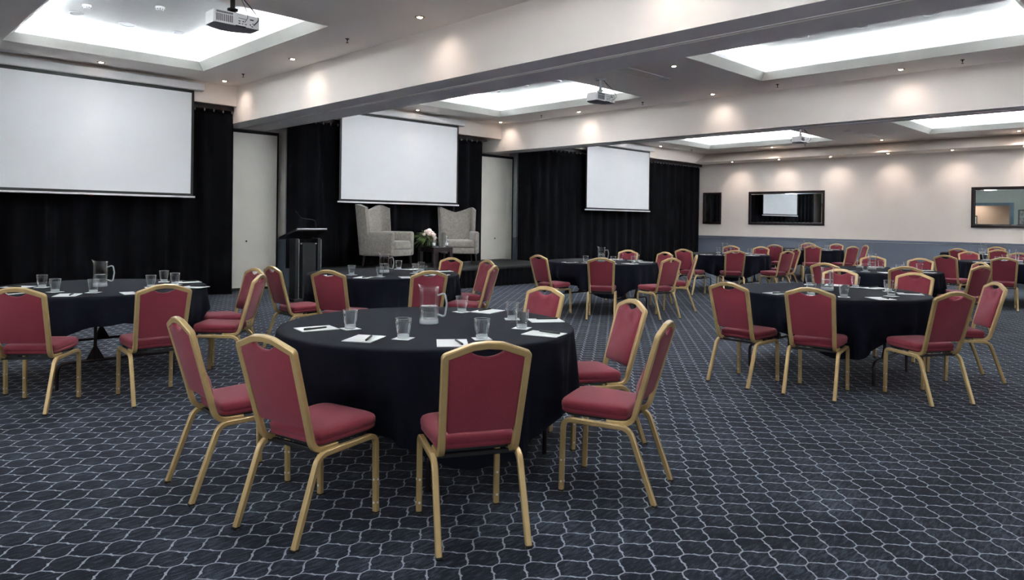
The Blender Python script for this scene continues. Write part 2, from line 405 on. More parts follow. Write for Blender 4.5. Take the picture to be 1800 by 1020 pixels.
# dado and rail on the right wall and the strips of front wall between the curtains
bm = nb()
box(bm, XR-0.012, XR, YB, YF, 0, 0.95); box(bm, XR-0.03, XR, YB, YF, 0.955, 1.022, 0.008)
box(bm, XR-0.02, XR, YB, YF, 0, 0.12, 0.004)
y = YB+0.3
while y < YF: box(bm, XR-0.016, XR-0.012, y, y+0.008, 0.12, 0.95); y += 1.2
struct('trim_2', bm, M_DADO)
for k, (a, b) in enumerate(((6.90, 7.25), (13.55, 13.95))):
    bm = nb(); box(bm, a, b, YF-0.02, YF, 0, 0.95); box(bm, a, b, YF-0.04, YF, 0.95, 1.02, 0.008); struct('trim_%d' % (3+k), bm, M_DADO)

# ------------------------------------------------------------------ operable wall panels parked at the ends of the beams
for k, (a, b, lab) in enumerate(((5.60, 6.83, 'tall cream folding wall panel parked between the first and second curtains'),
                                 (12.05, 13.66, 'tall cream folding wall panel parked behind the stage, between second and third curtains'))):
    t = thing('folding_wall_panel', lab, 'wall panel', (0, 0, 0), 0, 'folding wall panels parked at the beam ends')
    bm = nb()
    if k == 0: box(bm, a, b, 13.84, 13.93, 0.05, 3.14, 0.006)
    else: box(bm, a, 13.42, 13.84, 13.93, 0.05, 3.14, 0.006)
    obj('panel_face', bm, M_PANEL, t)
    if k == 1:
        bm = nb(); box(bm, 13.42, b, 13.86, 13.93, 0.05, 3.14, 0.006)
        autosmooth(obj('edge_panel', bm, M_PANEL, t))
    bm = nb(); box(bm, a, b, 13.86, 13.92, 3.14, 3.205); box(bm, a, b, 13.86, 13.92, 0.004, 0.05); box(bm, b, b+0.05, 13.87, 13.93, 0.004, 3.205)
    obj('rubber_seal', bm, M_DARK, t)
    bm = nb()
    cx = 6.2 if k == 0 else 13.01
    r = bmesh.ops.create_cone(bm, cap_ends=True, segments=16, radius1=0.018, radius2=0.016, depth=0.012)
    bmesh.ops.rotate(bm, verts=bm.verts, matrix=Matrix.Rotation(pi/2, 3, 'X')); bmesh.ops.translate(bm, verts=bm.verts, vec=(cx, 13.836, 0.98))
    obj('keyhole', bm, M_BLACK, t)
# grey jamb beside each stack
for a in (7.12, 13.72):
    bm = nb(); box(bm, a, a+0.10, 13.75, 14.04, 1.0, 3.52, 0.004); box(bm, a, a+0.10, 13.75, 14.04, 0, 1.0, 0.004, mi=1); box(bm, a-0.005, a+0.105, 13.74, 13.76, 0.95, 1.02, 0.004, mi=1)
    struct('trim_%d' % (5 if a < 8 else 6), bm, [M_GREYJ, M_DADO])

# ------------------------------------------------------------------ curtains
def curtain(a, b, z0, z1, label, seed, y=13.28):
    rnd = random.Random(seed); t = thing('curtain', label, 'curtain', ((a+b)/2, y, z0), 0, 'black curtains along the screen wall')
    bm = nb(); n = int((b-a)*34); xs = [a+(b-a)*i/n for i in range(n+1)]
    ph = 0; offs = []
    for i in range(n+1):
        ph += 0.46*(0.55+0.9*rnd.random()); offs.append(ph)
    rows = []
    for j, z in enumerate((z1, z1-0.12, z1-0.5, (z0+z1)/2, z0+0.5, z0)):
        am = (0.02, 0.045, 0.06, 0.07, 0.075, 0.085)[j]*(0.75+0.35*sin(0.37*j+seed))
        rows.append([bm.verts.new((x-(a+b)/2, am*sin(offs[i]+0.15*j*sin(i*0.3)), z-z0)) for i, x in enumerate(xs)])
    for A, B in zip(rows, rows[1:]):
        for i in range(n): bm.faces.new((A[i], A[i+1], B[i+1], B[i]))
    o = obj('drape', bm, M_CURT, t, True)
    md = o.modifiers.new('thick', 'SOLIDIFY'); md.thickness = 0.004
    bm = nb(); box(bm, -0.012, 0.012, -0.085, -0.062, z1-z0-0.035, z1-z0+0.015, 0.003)
    h0 = obj('heading_hook', bm, M_PROJD, t, loc=(a+0.06-(a+b)/2, 0, 0))
    x = a+0.06+0.17
    while x < b:
        h = h0.copy(); COL.objects.link(h); h.location.x = x-(a+b)/2; x += 0.17
    bm = nb(); box(bm, a-0.02-(a+b)/2, b+0.10-(a+b)/2, -0.06, 0.06, z1-z0+0.012, 3.528-z0, 0.004)
    obj('curtain_track', bm, M_FRAME, t)
curtain(-0.4, 5.66, 0.015, 3.43, 'black floor-length curtain hanging behind the leftmost projector screen', 1)
curtain(6.78, 12.02, 0.445, 3.43, 'black curtain behind the stage armchairs and the middle projector screen', 2)
curtain(13.32, 22.35, 0.015, 3.43, 'wide black curtain behind the third screen, ending beside the narrow mirror', 3)

# ------------------------------------------------------------------ projector screens
def screen(xc, wid, label):
    t = thing('projector_screen', label, 'projector screen', (xc, 12.98, 1.79), 0, 'pull-down projector screens')
    h = wid/2
    bm = nb(); box(bm, -h, h, -0.004, 0.0, 0.03, 1.92); obj('screen_border', bm, M_BLACK, t)
    bm = nb(); box(bm, -h+0.045, h-0.045, -0.007, -0.004, 0.075, 1.86); obj('screen_fabric', bm, M_SCREEN, t)
    bm = nb(); box(bm, -h-0.035, h+0.035, -0.018, 0.012, 0.0, 0.032, 0.006); obj('bottom_bar', bm, M_HOUS, t)
    bm = nb(); box(bm, -h-0.16, h+0.16, -0.07, 0.07, 1.91, 2.055, 0.02, seg=3); autosmooth(obj('housing', bm, M_HOUS, t))
    bm = nb(); box(bm, -0.02, 0.02, -0.022, -0.012, -0.012, 0.004); obj('pull_tab', bm, mat('red_tab', (170, 70, 50), 0.5) if 'red_tab' not in MATS else MATS['red_tab'], t)
    for s in (-1, 1):
        bm = nb(); box(bm, s*(h-0.2)-0.03, s*(h-0.2)+0.03, 0.05, 0.118, 1.93, 2.09, 0.004)
        obj('wall_bracket', bm, M_HOUS, t)
screen(3.225, 3.21, 'large blank white projector screen, leftmost and cut by the photo edge')
screen(9.37, 3.20, 'blank white projector screen hanging above the stage armchairs')
screen(17.32, 3.15, 'smallest-looking blank white projector screen, before the third curtain')

# ------------------------------------------------------------------ chairs
def build_chair():
    t = thing('banquet_chair', '', 'chair', (0, 0, 0), 0, 'banquet chairs around the round tables')
    WF, WR = 0.200, 0.200
    def zr(y): return 0.392+(y+0.165)*(0.030/0.38)
    for s in (-1, 1):
        # side frame: front leg, seat rail, rear leg out of one bent tube
        full = fillet([(s*WF, 0.222, 0.0), (s*WF, 0.214, 0.392), (s*WF, -0.150, 0.384), (s*0.204, -0.288, 0.0)], [0.05, 0.075], 7)
        k1, k2 = 9, len(full)-9
        bm = nb(); sweep(bm, full[:k1+0], 0.028, 0.027, mi=0)
        for z in (0.055, 0.170):
            r = bmesh.ops.create_cone(bm, cap_ends=True, segments=10, radius1=0.006, radius2=0.005, depth=0.005)
            for v in r['verts']: v.co = Vector((s*WF+v.co.x, 0.207-0.0002*0+v.co.z, z+v.co.y))
            for f in {f for v in r['verts'] for f in v.link_faces}: f.material_index = 1
            r = bmesh.ops.create_cone(bm, cap_ends=True, segments=10, radius1=0.006, radius2=0.005, depth=0.005)
            for v in r['verts']: v.co = Vector((s*(WF+0.0135)+s*v.co.z, 0.220+v.co.x, z+v.co.y))
            for f in {f for v in r['verts'] for f in v.link_faces}: f.material_index = 1
        box(bm, s*WF-0.0145, s*WF+0.0145, 0.2075, 0.2365, 0.0, 0.012, 0.003, mi=2)
        autosmooth(obj('leg', bm, [M_GOLD, M_BOLT, M_BLACK], t), 30)
        bm = nb(); sweep(bm, full[k1-1:k2+1], 0.028, 0.027); autosmooth(obj('seat_rail', bm, M_GOLD, t), 30)
        bm = nb(); sweep(bm, full[k2:], 0.028, 0.027); box(bm, s*0.204-0.0145, s*0.204+0.0145, -0.3025, -0.2735, 0.0, 0.013, 0.003, mi=1)
        autosmooth(obj('leg', bm, [M_GOLD, M_BLACK], t), 30)
    # back frame: one loop, curling under the seat at both ends
    zp, zs = 0.917, 0.868
    def yb(z): return -0.166-(z-0.44)*(0.127/0.44)
    P = [(-0.172, -0.02, 0.398), (-0.172, -0.158, 0.398), (-0.188, yb(zs), zs), (-0.066, yb(zp-0.006), zp-0.006), (0, yb(zp), zp), (0.066, yb(zp-0.006), zp-0.006), (0.188, yb(zs), zs), (0.172, -0.158, 0.398), (0.172, -0.02, 0.398)]
    path = fillet(P, [0.075, 0.012, 0.06, 0.06, 0.06, 0.012, 0.075], 7)
    bm = nb(); sweep(bm, path, 0.033, 0.028); autosmooth(obj('back_frame', bm, M_GOLD, t), 30)
    # pad of the backrest, with the scooped hand hold
    bm = nb()
    out = []
    for s in (-1, 1):
        pts = [(s*0.150, 0.508), (s*0.160, 0.522), (s*0.1745, 0.845), (s*0.168, 0.862), (s*0.082, 0.893)]
        for k in range(1, 6):
            u = k/5; pts.append((s*(0.082*(1-u)), 0.893-0.030*sin(u*pi/2)**0.8))
        if s < 0: left = pts
        else: out = pts
    loop = out[:-1]+[(0, 0.863)]+left[:-1][::-1]
    def ring(dy, k):
        cx, cz = 0.0, 0.69
        return [bm.verts.new((x*k, yb(z)+dy, cz+(z-cz)*k)) for x, z in loop]
    R0 = ring(-0.011, 0.955); R1 = ring(-0.007, 0.995); R2 = ring(0.010, 0.995); R3 = ring(0.020, 0.94); R4 = ring(0.026, 0.80); R5 = ring(0.028, 0.55)
    n = len(loop)
    for A, B in ((R0, R1), (R1, R2), (R2, R3), (R3, R4), (R4, R5)):
        for i in range(n): bm.faces.new((A[i], A[(i+1) % n], B[(i+1) % n], B[i]))
    bm.faces.new(R0); bm.faces.new(R5)
    autosmooth(obj('backrest', bm, M_PAD, t), 45)
    # seat cushion
    bm = nb()
    def srow(z, k, dz=0):
        v = []
        N = 44
        for i in range(N):
            a = 2*pi*i/N; c, s_ = cos(a), sin(a); e = 0.34 if s_ > 0 else 0.16
            x = 0.212*k*math.copysign(abs(c)**e, c); y = 0.057+0.190*k*math.copysign(abs(s_)**e, s_)
            x *= 1.0-0.13*(1-(y+0.14)/0.39)
            zz = z+0.011+(y+0.13)*0.03
            v.append(bm.verts.new((x, y, zz)))
        return v
    rows = [srow(0.405, 0.95), srow(0.411, 0.985), srow(0.424, 0.99), srow(0.428, 0.975), srow(0.433, 1.0), srow(0.452, 1.0), srow(0.464, 0.975), srow(0.471, 0.92), srow(0.476, 0.75), srow(0.479, 0.45), srow(0.480, 0.15)]
    for A, B in zip(rows, rows[1:]):
        for i in range(44): bm.faces.new((A[i], A[(i+1) % 44], B[(i+1) % 44], B[i]))
    bm.faces.new(rows[0]); bm.faces.new(rows[-1])
    autosmooth(obj('seat', bm, M_PAD, t), 60)
    bm = nb(); pr = [srow(0.392, 0.90), srow(0.4045, 0.90)]
    for i in range(44): bm.faces.new((pr[0][i], pr[0][(i+1) % 44], pr[1][(i+1) % 44], pr[1][i]))
    bm.faces.new(pr[0]); bm.faces.new(pr[1]); autosmooth(obj('seat_pan', bm, M_BLACK, t), 40)
    bm = nb(); sweep(bm, [(-0.19, -0.115, 0.386), (0.19, -0.115, 0.386)], 0.02, 0.02, a0=(0, 1, 0)); sweep(bm, [(-0.19, 0.15, 0.403), (0.19, 0.15, 0.403)], 0.02, 0.02, a0=(0, 1, 0))
    autosmooth(obj('crossbar', bm, M_BLACK, t))
    return t
CH = {
 1: ('the front table', (2.83, 3.62), dict(A=(1.679, 3.866, -1.631, 'left side'), B=(1.752, 3.125, -1.359, 'near left'), C=(2.245, 2.544, -0.472, 'near side'), D=(3.177, 2.41, 0.371, 'near right'), E=(3.757, 3.02, 1.107, 'right side'), F=(3.936, 3.896, 1.555, 'far side'))),
 2: ('the table before the left screen', (1.93, 7.45), dict(K2=(0.86, 7.06, -1.27, 'left side'), K=(1.24, 6.396, -0.661, 'near left'), L=(1.98, 6.122, -0.055, 'near side'), J=(2.746, 6.52, 0.855, 'near right'), I=(3.002, 7.14, 1.592, 'right side'))),
 3: ('the table before the stage', (5.067, 7.386), dict(H=(3.886, 7.357, -1.58, 'left side'), G=(4.024, 6.609, -1.1, 'near left'), P=(4.65, 6.119, -0.284, 'near side'), O=(5.555, 6.33, 0.553, 'near right'), N=(6.161, 7.07, 1.308, 'right side'), M=(6.12, 7.645, 1.748, 'far side'))),
 4: ('the table before the third screen', (9.555, 7.512), dict(Q=(8.386, 7.585, -1.661, 'left side'), R_=(8.546, 6.705, -0.968, 'near left'), W=(9.278, 6.211, -0.208, 'near side'), V=(10.329, 6.51, 0.595, 'near right'), T_=(10.724, 7.279, 1.324, 'right side'), S_=(10.787, 8.013, 1.769, 'far side'))),
 5: ('the second front table', (7.357, 2.883), dict(Z1=(6.182, 3.167, -1.648, 'left side'), Z2=(6.259, 2.534, -1.416, 'near left'), Z3=(6.745, 1.827, -0.529, 'near right'), Z4=(7.901, 1.826, 0.639, 'right side'), Z5=(8.599, 2.55, 1.468, 'far right'), Z6=(8.516, 3.28, 1.661, 'far side'))),
 6: ('the table by the curtain end', (14.279, 7.815), dict(U=(12.887, 7.816, -1.561, 'left side'), X1=(13.286, 7.116, -0.866, 'near left'), X4=(14.064, 6.567, -0.255, 'near right'), X5=(15.161, 6.904, 0.845, 'right side'), X3=(15.513, 7.737, 1.544, 'far right'), X2=(15.464, 8.386, 1.836, 'far side'))),
 7: ('the table below the wide mirror', (19.189, 8.109), dict(Y1=(17.94, 8.271, -1.553, 'left side'), Y2=(18.144, 7.528, -1.077, 'near left'), Y5=(18.732, 6.954, -0.437, 'near right'), Y6=(19.983, 7.145, 0.691, 'right side'), Y4=(20.369, 7.906, 1.413, 'far right'), Y3=(20.319, 8.534, 1.932, 'far side'))),
 8: ('the middle right-hand table', (11.453, 3.83), dict(W1=(10.315, 3.966, -1.59, 'left side'), W2=(10.411, 3.11, -1.126, 'near left'), W5=(11.455, 2.66, -0.425, 'near right'), W6=(12.337, 2.867, 0.772, 'right side'), W4=(12.718, 3.623, 1.502, 'far right'), W3=(12.8, 4.281, 1.865, 'far side'))),
 9: ('the table at the photo edge', (16.382, 2.948), dict(V1=(15.121, 3.66, -1.731, 'left side'), V2=(15.083, 2.864, -1.325, 'near side'), V4=(17.612, 3.092, 1.680, 'right side'), V3=(17.356, 3.808, 2.116, 'far side'))),
 10: ('the rearmost table at the right', (21.04, 4.41), dict(U1=(19.94, 4.61, -1.678, 'left side'), U2=(20.01, 3.98, -1.086, 'near side'), U3=(22.17, 4.41, 1.565, 'far side'))),
}
FRONT = set('E F I M N T_ S_ V X2 X3 X5 Y3 Y4 Y6 Z4 Z5 Z6 W3 W4 W6 V3 V4 U3'.split())
proto = build_chair(); first = True
for t, (tn, c, chairs) in CH.items():
    for k, (x, y, th, seat) in chairs.items():
        lab = 'red banquet chair, %s, %s of %s' % ('facing us' if k in FRONT else 'back to us', seat, tn)
        if first: proto.location = (x, y, 0); proto.rotation_euler = (0, 0, th); proto['label'] = lab; first = False
        else: dup(proto, (x, y, 0), th, lab)

# ------------------------------------------------------------------ tables and cloths
ZT, RT = 0.79, 0.905
def build_table():
    t = thing('round_table', '', 'table', (0, 0, 0), 0, 'round folding tables under black cloths')
    bm = nb(); lathe(bm, [(0, ZT-0.030), (RT-0.02, ZT-0.030), (RT-0.002, ZT-0.024), (RT-0.002, ZT-0.010), (RT-0.012, ZT-0.006), (0, ZT-0.006)], 64)
    autosmooth(obj('tabletop', bm, M_WOODT, t))
    for s in (-1, 1):
        bm = nb(); yy = s*0.60
        foot = fillet([(-0.46, yy, 0.0), (-0.46, yy, 0.215), (0.46, yy, 0.215), (0.46, yy, 0.0)], 0.07, 6)
        sweep(bm, foot, 0.028, 0.028, a0=(0, 1, 0), rnd=12)
        for x in (-0.18, 0.18):
            sweep(bm, [(x, yy, 0.21), (x, yy, ZT-0.03)], 0.028, 0.028, rnd=12)
            vs = [bm.verts.new(p) for p in ((x-0.07, yy-0.006, 0.225), (x+0.07, yy-0.006, 0.225), (x, yy-0.006, 0.36), (x-0.07, yy+0.006, 0.225), (x+0.07, yy+0.006, 0.225), (x, yy+0.006, 0.36))]
            for f in ((0, 1, 2), (5, 4, 3), (0, 3, 4, 1), (1, 4, 5, 2), (2, 5, 3, 0)): bm.faces.new([vs[i] for i in f])
        sweep(bm, [(-0.18, yy, 0.42), (0.18, yy*0.3, ZT-0.04)], 0.016, 0.016, rnd=8)
        autosmooth(obj('leg_frame', bm, M_STEEL, t))
    return t
def cloth(t, c, phase, zmid, zcor, seats, seed):
    rnd = random.Random(seed); bm = nb(); N = 216
    f1, f2, f3 = rnd.uniform(0, 6), rnd.uniform(0, 6), rnd.uniform(0, 6)
    az = []
    for (x, y, th, s) in seats:
        dx, dy = x-c[0], y-c[1]; az.append((atan2(dy, dx), hypot(dx, dy)))
    rows = [[bm.verts.new((0, 0, ZT))]]
    def ringv(fn): rows.append([bm.verts.new(fn(2*pi*i/N)) for i in range(N)])
    for r in (0.25, 0.5, 0.75, 0.88): ringv(lambda a: (r*cos(a), r*sin(a), ZT))
    for r, z in ((0.910, ZT-0.001), (0.922, ZT-0.005), (0.929, ZT-0.014)): ringv(lambda a: (r*cos(a), r*sin(a), z))
    T = (0.06, 0.14, 0.24, 0.36, 0.48, 0.6, 0.72, 0.84, 0.93, 1.0)
    for u in T:
        def fn(a):
            cor = abs(cos(2*(a-phase)))**1.6 if cos(2*(a-phase)) > 0 else 0.0
            cor4 = (0.5+0.5*cos(4*(a-phase)))**1.5
            zh = zmid+(zcor-zmid)*cor4+0.006*sin(7*a+f1)
            z = ZT-0.014+(zh-ZT+0.014)*u
            env = (u**0.8)
            fold = 0.030*sin(17*a+f2+0.9*sin(3*a+f1))+0.016*sin(31*a+f3+sin(5*a))+0.04*(cor4-0.3)
            r = 0.929+env*(0.022+fold)
            for (b, D) in az:
                d = (a-b+pi) % (2*pi)-pi
                wd = 0.34
                if abs(d) < wd:
                    lim = D-0.325
                    k = max(0.0, min(1.0, (0.56-z)/0.10))*min(1.0, (wd-abs(d))/0.07)
                    if r > lim: r = r+(lim-r)*k
            return (r*cos(a), r*sin(a), z)
        ringv(fn)
    for i in range(N): bm.faces.new((rows[0][0], rows[1][i], rows[1][(i+1) % N]))
    for A, B in zip(rows[1:], rows[2:]):
        for i in range(N): bm.faces.new((A[i], B[i], B[(i+1) % N], A[(i+1) % N]))
    o = obj('tablecloth', bm, M_CLOTH, None, True); o.location = (c[0], c[1], 0)
    tag(o, 'black cloth draped over %s' % CH[t][0], 'tablecloth', 'black tablecloths on the round tables')
PH = {1: (-110, .33, .15), 2: (-143, .55, .30), 3: (-120, .42, .2), 4: (-135, .44, .26), 5: (-152, .46, .25), 6: (-140, .44, .26), 7: (-130, .42, .25), 8: (-150, .44, .25), 9: (-125, .44, .25), 10: (-140, .44, .25)}
tp = build_table()
for t, (tn, c, chairs) in CH.items():
    lab = 'steel-legged round folding table under the cloth, %s' % tn
    if t == 1: tp.location = (c[0], c[1], 0); tp['label'] = lab
    else: dup(tp, (c[0], c[1], 0), 0.0, lab)
    p = PH[t]; cloth(t, c, R(p[0]), p[1], p[2], list(chairs.values()), t)

# ------------------------------------------------------------------ tableware
def build_glass():
    t = thing('water_glass', '', 'glass', (0, 0, 0), 0, 'water glasses on the round tables')
    bm = nb(); lathe(bm, [(0.0335, 0.022), (0.0385, 0.042), (0.0425, 0.065), (0.0450, 0.090), (0.0462, 0.112), (0.0450, 0.1134), (0.0438, 0.112), (0.0428, 0.090), (0.0402, 0.065), (0.0362, 0.042), (0.030, 0.023)], 28)
    for f in bm.faces:
        if min(v.co.z for v in f.verts) > 0.111: f.material_index = 1  # whitened rim, a highlight put into the colour
    obj('bowl', bm, [M_GLASS, M_GBASE], t, True)
    bm = nb(); lathe(bm, [(0, 0.0005), (0.0300, 0.0005), (0.0325, 0.003), (0.0335, 0.022), (0.030, 0.023), (0.0, 0.020)], 28); obj('base', bm, M_GBASE, t, True)
    return t
def build_jug():
    t = thing('water_jug', '', 'jug', (0, 0, 0), 0, 'glass water jugs on the round tables')
    bm = nb()
    outer = [(0.0605, 0.0), (0.0625, 0.006), (0.0615, 0.028), (0.0600, 0.034), (0.0605, 0.12), (0.0605, 0.19), (0.0610, 0.200), (0.0612, 0.212), (0.0622, 0.225), (0.0625, 0.236)]
    inner = [(0.0600, 0.2362), (0.0590, 0.225), (0.0580, 0.212), (0.0575, 0.200), (0.0570, 0.12), (0.0565, 0.032), (0.0, 0.030)]
    lathe(bm, [(0.0, 0.0005)]+outer+inner, 36)
    for v in bm.verts:                       # pull the rim out into a pouring lip
        if v.co.z > 0.212:
            a = atan2(v.co.y, -v.co.x); k = max(0.0, cos(a))**10*(v.co.z-0.212)/0.024
            v.co.x -= 0.013*k; v.co.z += 0.016*k; v.co.y *= 1-0.3*k
    obj('body', bm, M_GLASS, t, True)
    bm = nb(); lathe(bm, [(0.0, 0.001), (0.060, 0.001), (0.0618, 0.006), (0.0605, 0.030), (0.0, 0.029)], 36); obj('base', bm, M_GBASE, t, True)
    bm = nb(); sweep(bm, fillet([(0.058, 0, 0.182), (0.104, 0, 0.200), (0.117, 0, 0.13), (0.104, 0, 0.045), (0.058, 0, 0.062)], 0.035, 7), 0.016, 0.012, a0=(0, 1, 0), rnd=10); obj('handle', bm, M_GBASE, t, True)
    bm = nb(); lathe(bm, [(0, 0.0315), (0.0560, 0.0335), (0.0564, 0.113), (0.050, 0.1115), (0.0, 0.1115)], 36); obj('water', bm, M_WATER, t, True)
    return t
def build_pen():
    t = thing('pen', '', 'pen', (0, 0, 0), 0, 'pens on the notepads')
    bm = nb(); P = [(x, 0, 0.0062) for x in (-0.075, -0.066, 0.06, 0.074)]
    sweep(bm, P, 0.014, 0.012, a0=(0, 1, 0), rnd=12, taper=lambda u: (0.35, 0.9, 1.0, 0.8)[min(3, int(round(u*3)))])
    obj('barrel', bm, M_BLACK, t, True)
    bm = nb(); box(bm, 0.03, 0.072, -0.0015, 0.0015, 0.0105, 0.0130, 0.0005); obj('clip', bm, M_BLACK, t)
    return t
g0, j0, p0 = build_glass(), build_jug(), build_pen()
bm = nb(); box(bm, -0.05, 0.05, -0.05, 0.05, 0, 0.0012); c0 = obj('coaster', bm, M_WHITE)
tag(c0, '', 'coaster', 'white paper coasters under the glasses')
bm = nb(); box(bm, -0.112, 0.112, -0.084, 0.084, 0, 0.004, 0.0008); n0 = obj('notepad', bm, M_WHITE)
tag(n0, '', 'notepad', 'white notepads on the round tables')
used = dict(g=0, j=0, p=0, c=0, n=0); protos = dict(g=g0, j=j0, p=p0, c=c0, n=n0)
def put(kind, loc, rz, label):
    o = protos[kind]
    if not used[kind]: used[kind] = 1; o.location = loc; o.rotation_euler = (0, 0, rz); o['label'] = label
    else: dup(o, loc, rz, label)
# measured places where the photo shows them: table -> seat -> (glass radius, deg)
GP = {1: {'left side': (.51, 164), 'near left': (.58, -142), 'near side': (.66, -101), 'near right': (.61, -57), 'right side': (.60, -18), 'far side': (.64, 30)},
      2: {'left side': (.51, -145), 'near left': (.56, -109), 'near side': (.48, -44), 'near right': (.64, -17), 'right side': (.66, 16), 'far left': (.47, 151)},
      3: {'left side': (.49, -175), 'near left': (.59, -129), 'near right': (.39, -44), 'right side': (.59, 2), 'far side': (.72, 40), 'near side': (.62, -76)},
      5: {'left side': (.62, -172), 'near left': (.63, -146), 'near right': (.62, -96), 'right side': (.62, -44), 'far right': (.66, -3), 'far side': (.70, 37)}}
PP = {1: {'left side': (.70, 158), 'near left': (.67, -160), 'near side': (.74, -118), 'near right': (.81, -71), 'right side': (.79, -29), 'far side': (.75, 17)},
      2: {'near left': (.76, -122), 'near side': (.79, -86), 'near right': (.86, -40), 'right side': (.81, 0), 'far left': (.68, 146), 'left side': (.72, -163)},
      3: {'near left': (.74, -142), 'near side': (.75, -104), 'far side': (.74, 26), 'right side': (.81, -14), 'left side': (.72, 178), 'near right': (.74, -62)}}
rnd = random.Random(5)
CAMAZ = lambda c: atan2(-c[1], -c[0])
for t, (tn, c, chairs) in CH.items():
    seats = {s: atan2(y-c[1], x-c[0]) for (x, y, th, s) in chairs.values()}
    if t == 2: seats['far left'] = R(135)
    for s, az in seats.items():
        gr, ga = GP[t][s] if t in GP and s in GP[t] else (0.62, math.degrees(az)+17)
        pr, pa = PP[t][s] if t in PP and s in PP[t] else (0.74, math.degrees(az)-2)
        ga, pa = R(ga), R(pa)
        gx, gy = c[0]+gr*cos(ga), c[1]+gr*sin(ga); px, py = c[0]+pr*cos(pa), c[1]+pr*sin(pa)
        rz = az+R(rnd.uniform(-10, 10)); cz = az+R(rnd.uniform(-12, 12))
        where = '%s of %s' % (s, tn)
        put('c', (gx, gy, ZT+0.0005), cz, 'white paper coaster under the glass, %s' % where)
        put('g', (gx, gy, ZT+0.0019), 0, 'clear glass tumbler on a white coaster, %s' % where)
        put('n', (px, py, ZT+0.0005), rz, 'white notepad lying at the %s' % where)
        ox, oy = 0.018, 0.035
        put('p', (px+ox*cos(rz)-oy*sin(rz), py+ox*sin(rz)+oy*cos(rz), ZT+0.0045), rz+R(rnd.uniform(-14, 14)), 'black pen on the notepad at the %s' % where)
    put('j', (c[0]+0.01, c[1]+0.01, ZT+0.001), -YAW+R(rnd.uniform(-20, 20))+(R(70) if t in (5, 8) else 0), 'half-full glass water jug in the middle of %s' % tn)

# ------------------------------------------------------------------ stage and what stands on it
SX0, SX1, SY0, ZS = 7.2, 13.24, 11.47, 0.43
t = thing('stage', 'low black stage platform with pleated skirt under the two armchairs', 'stage', (SX0, SY0, 0))
bm = nb(); box(bm, 0, SX1-SX0, 0.0, 13.78-SY0, ZS-0.08, ZS, 0.008); obj('platform', bm, M_STAGE, t)
bm = nb(); pts = []
L1, L2 = SX1-SX0, 13.75-SY0; n = 420
for i in range(n+1):
    s = (L1+2*L2)*i/n; w_ = 0.020*sin(i*1.1+1.5*sin(i*0.13))
    if s < L2: pts.append((0.0-0.02+w_, L2-s))
    elif s < L2+L1: pts.append((s-L2, -0.02+w_))
    else: pts.append((L1+0.02+w_, s-L2-L1))
r_ = [[bm.verts.new((x, y, z)) for x, y in pts] for z in (ZS-0.045, 0.2, 0.006)]
for A, B in zip(r_, r_[1:]):
    for i in range(n): bm.faces.new((A[i], A[i+1], B[i+1], B[i]))
obj('skirt', bm, M_CURT, t, True)
bm = nb(); box(bm, -0.045, L1+0.045, -0.045, -0.008, ZS-0.05, ZS-0.012, 0.006); obj('edge_trim', bm, M_BLACK, t)

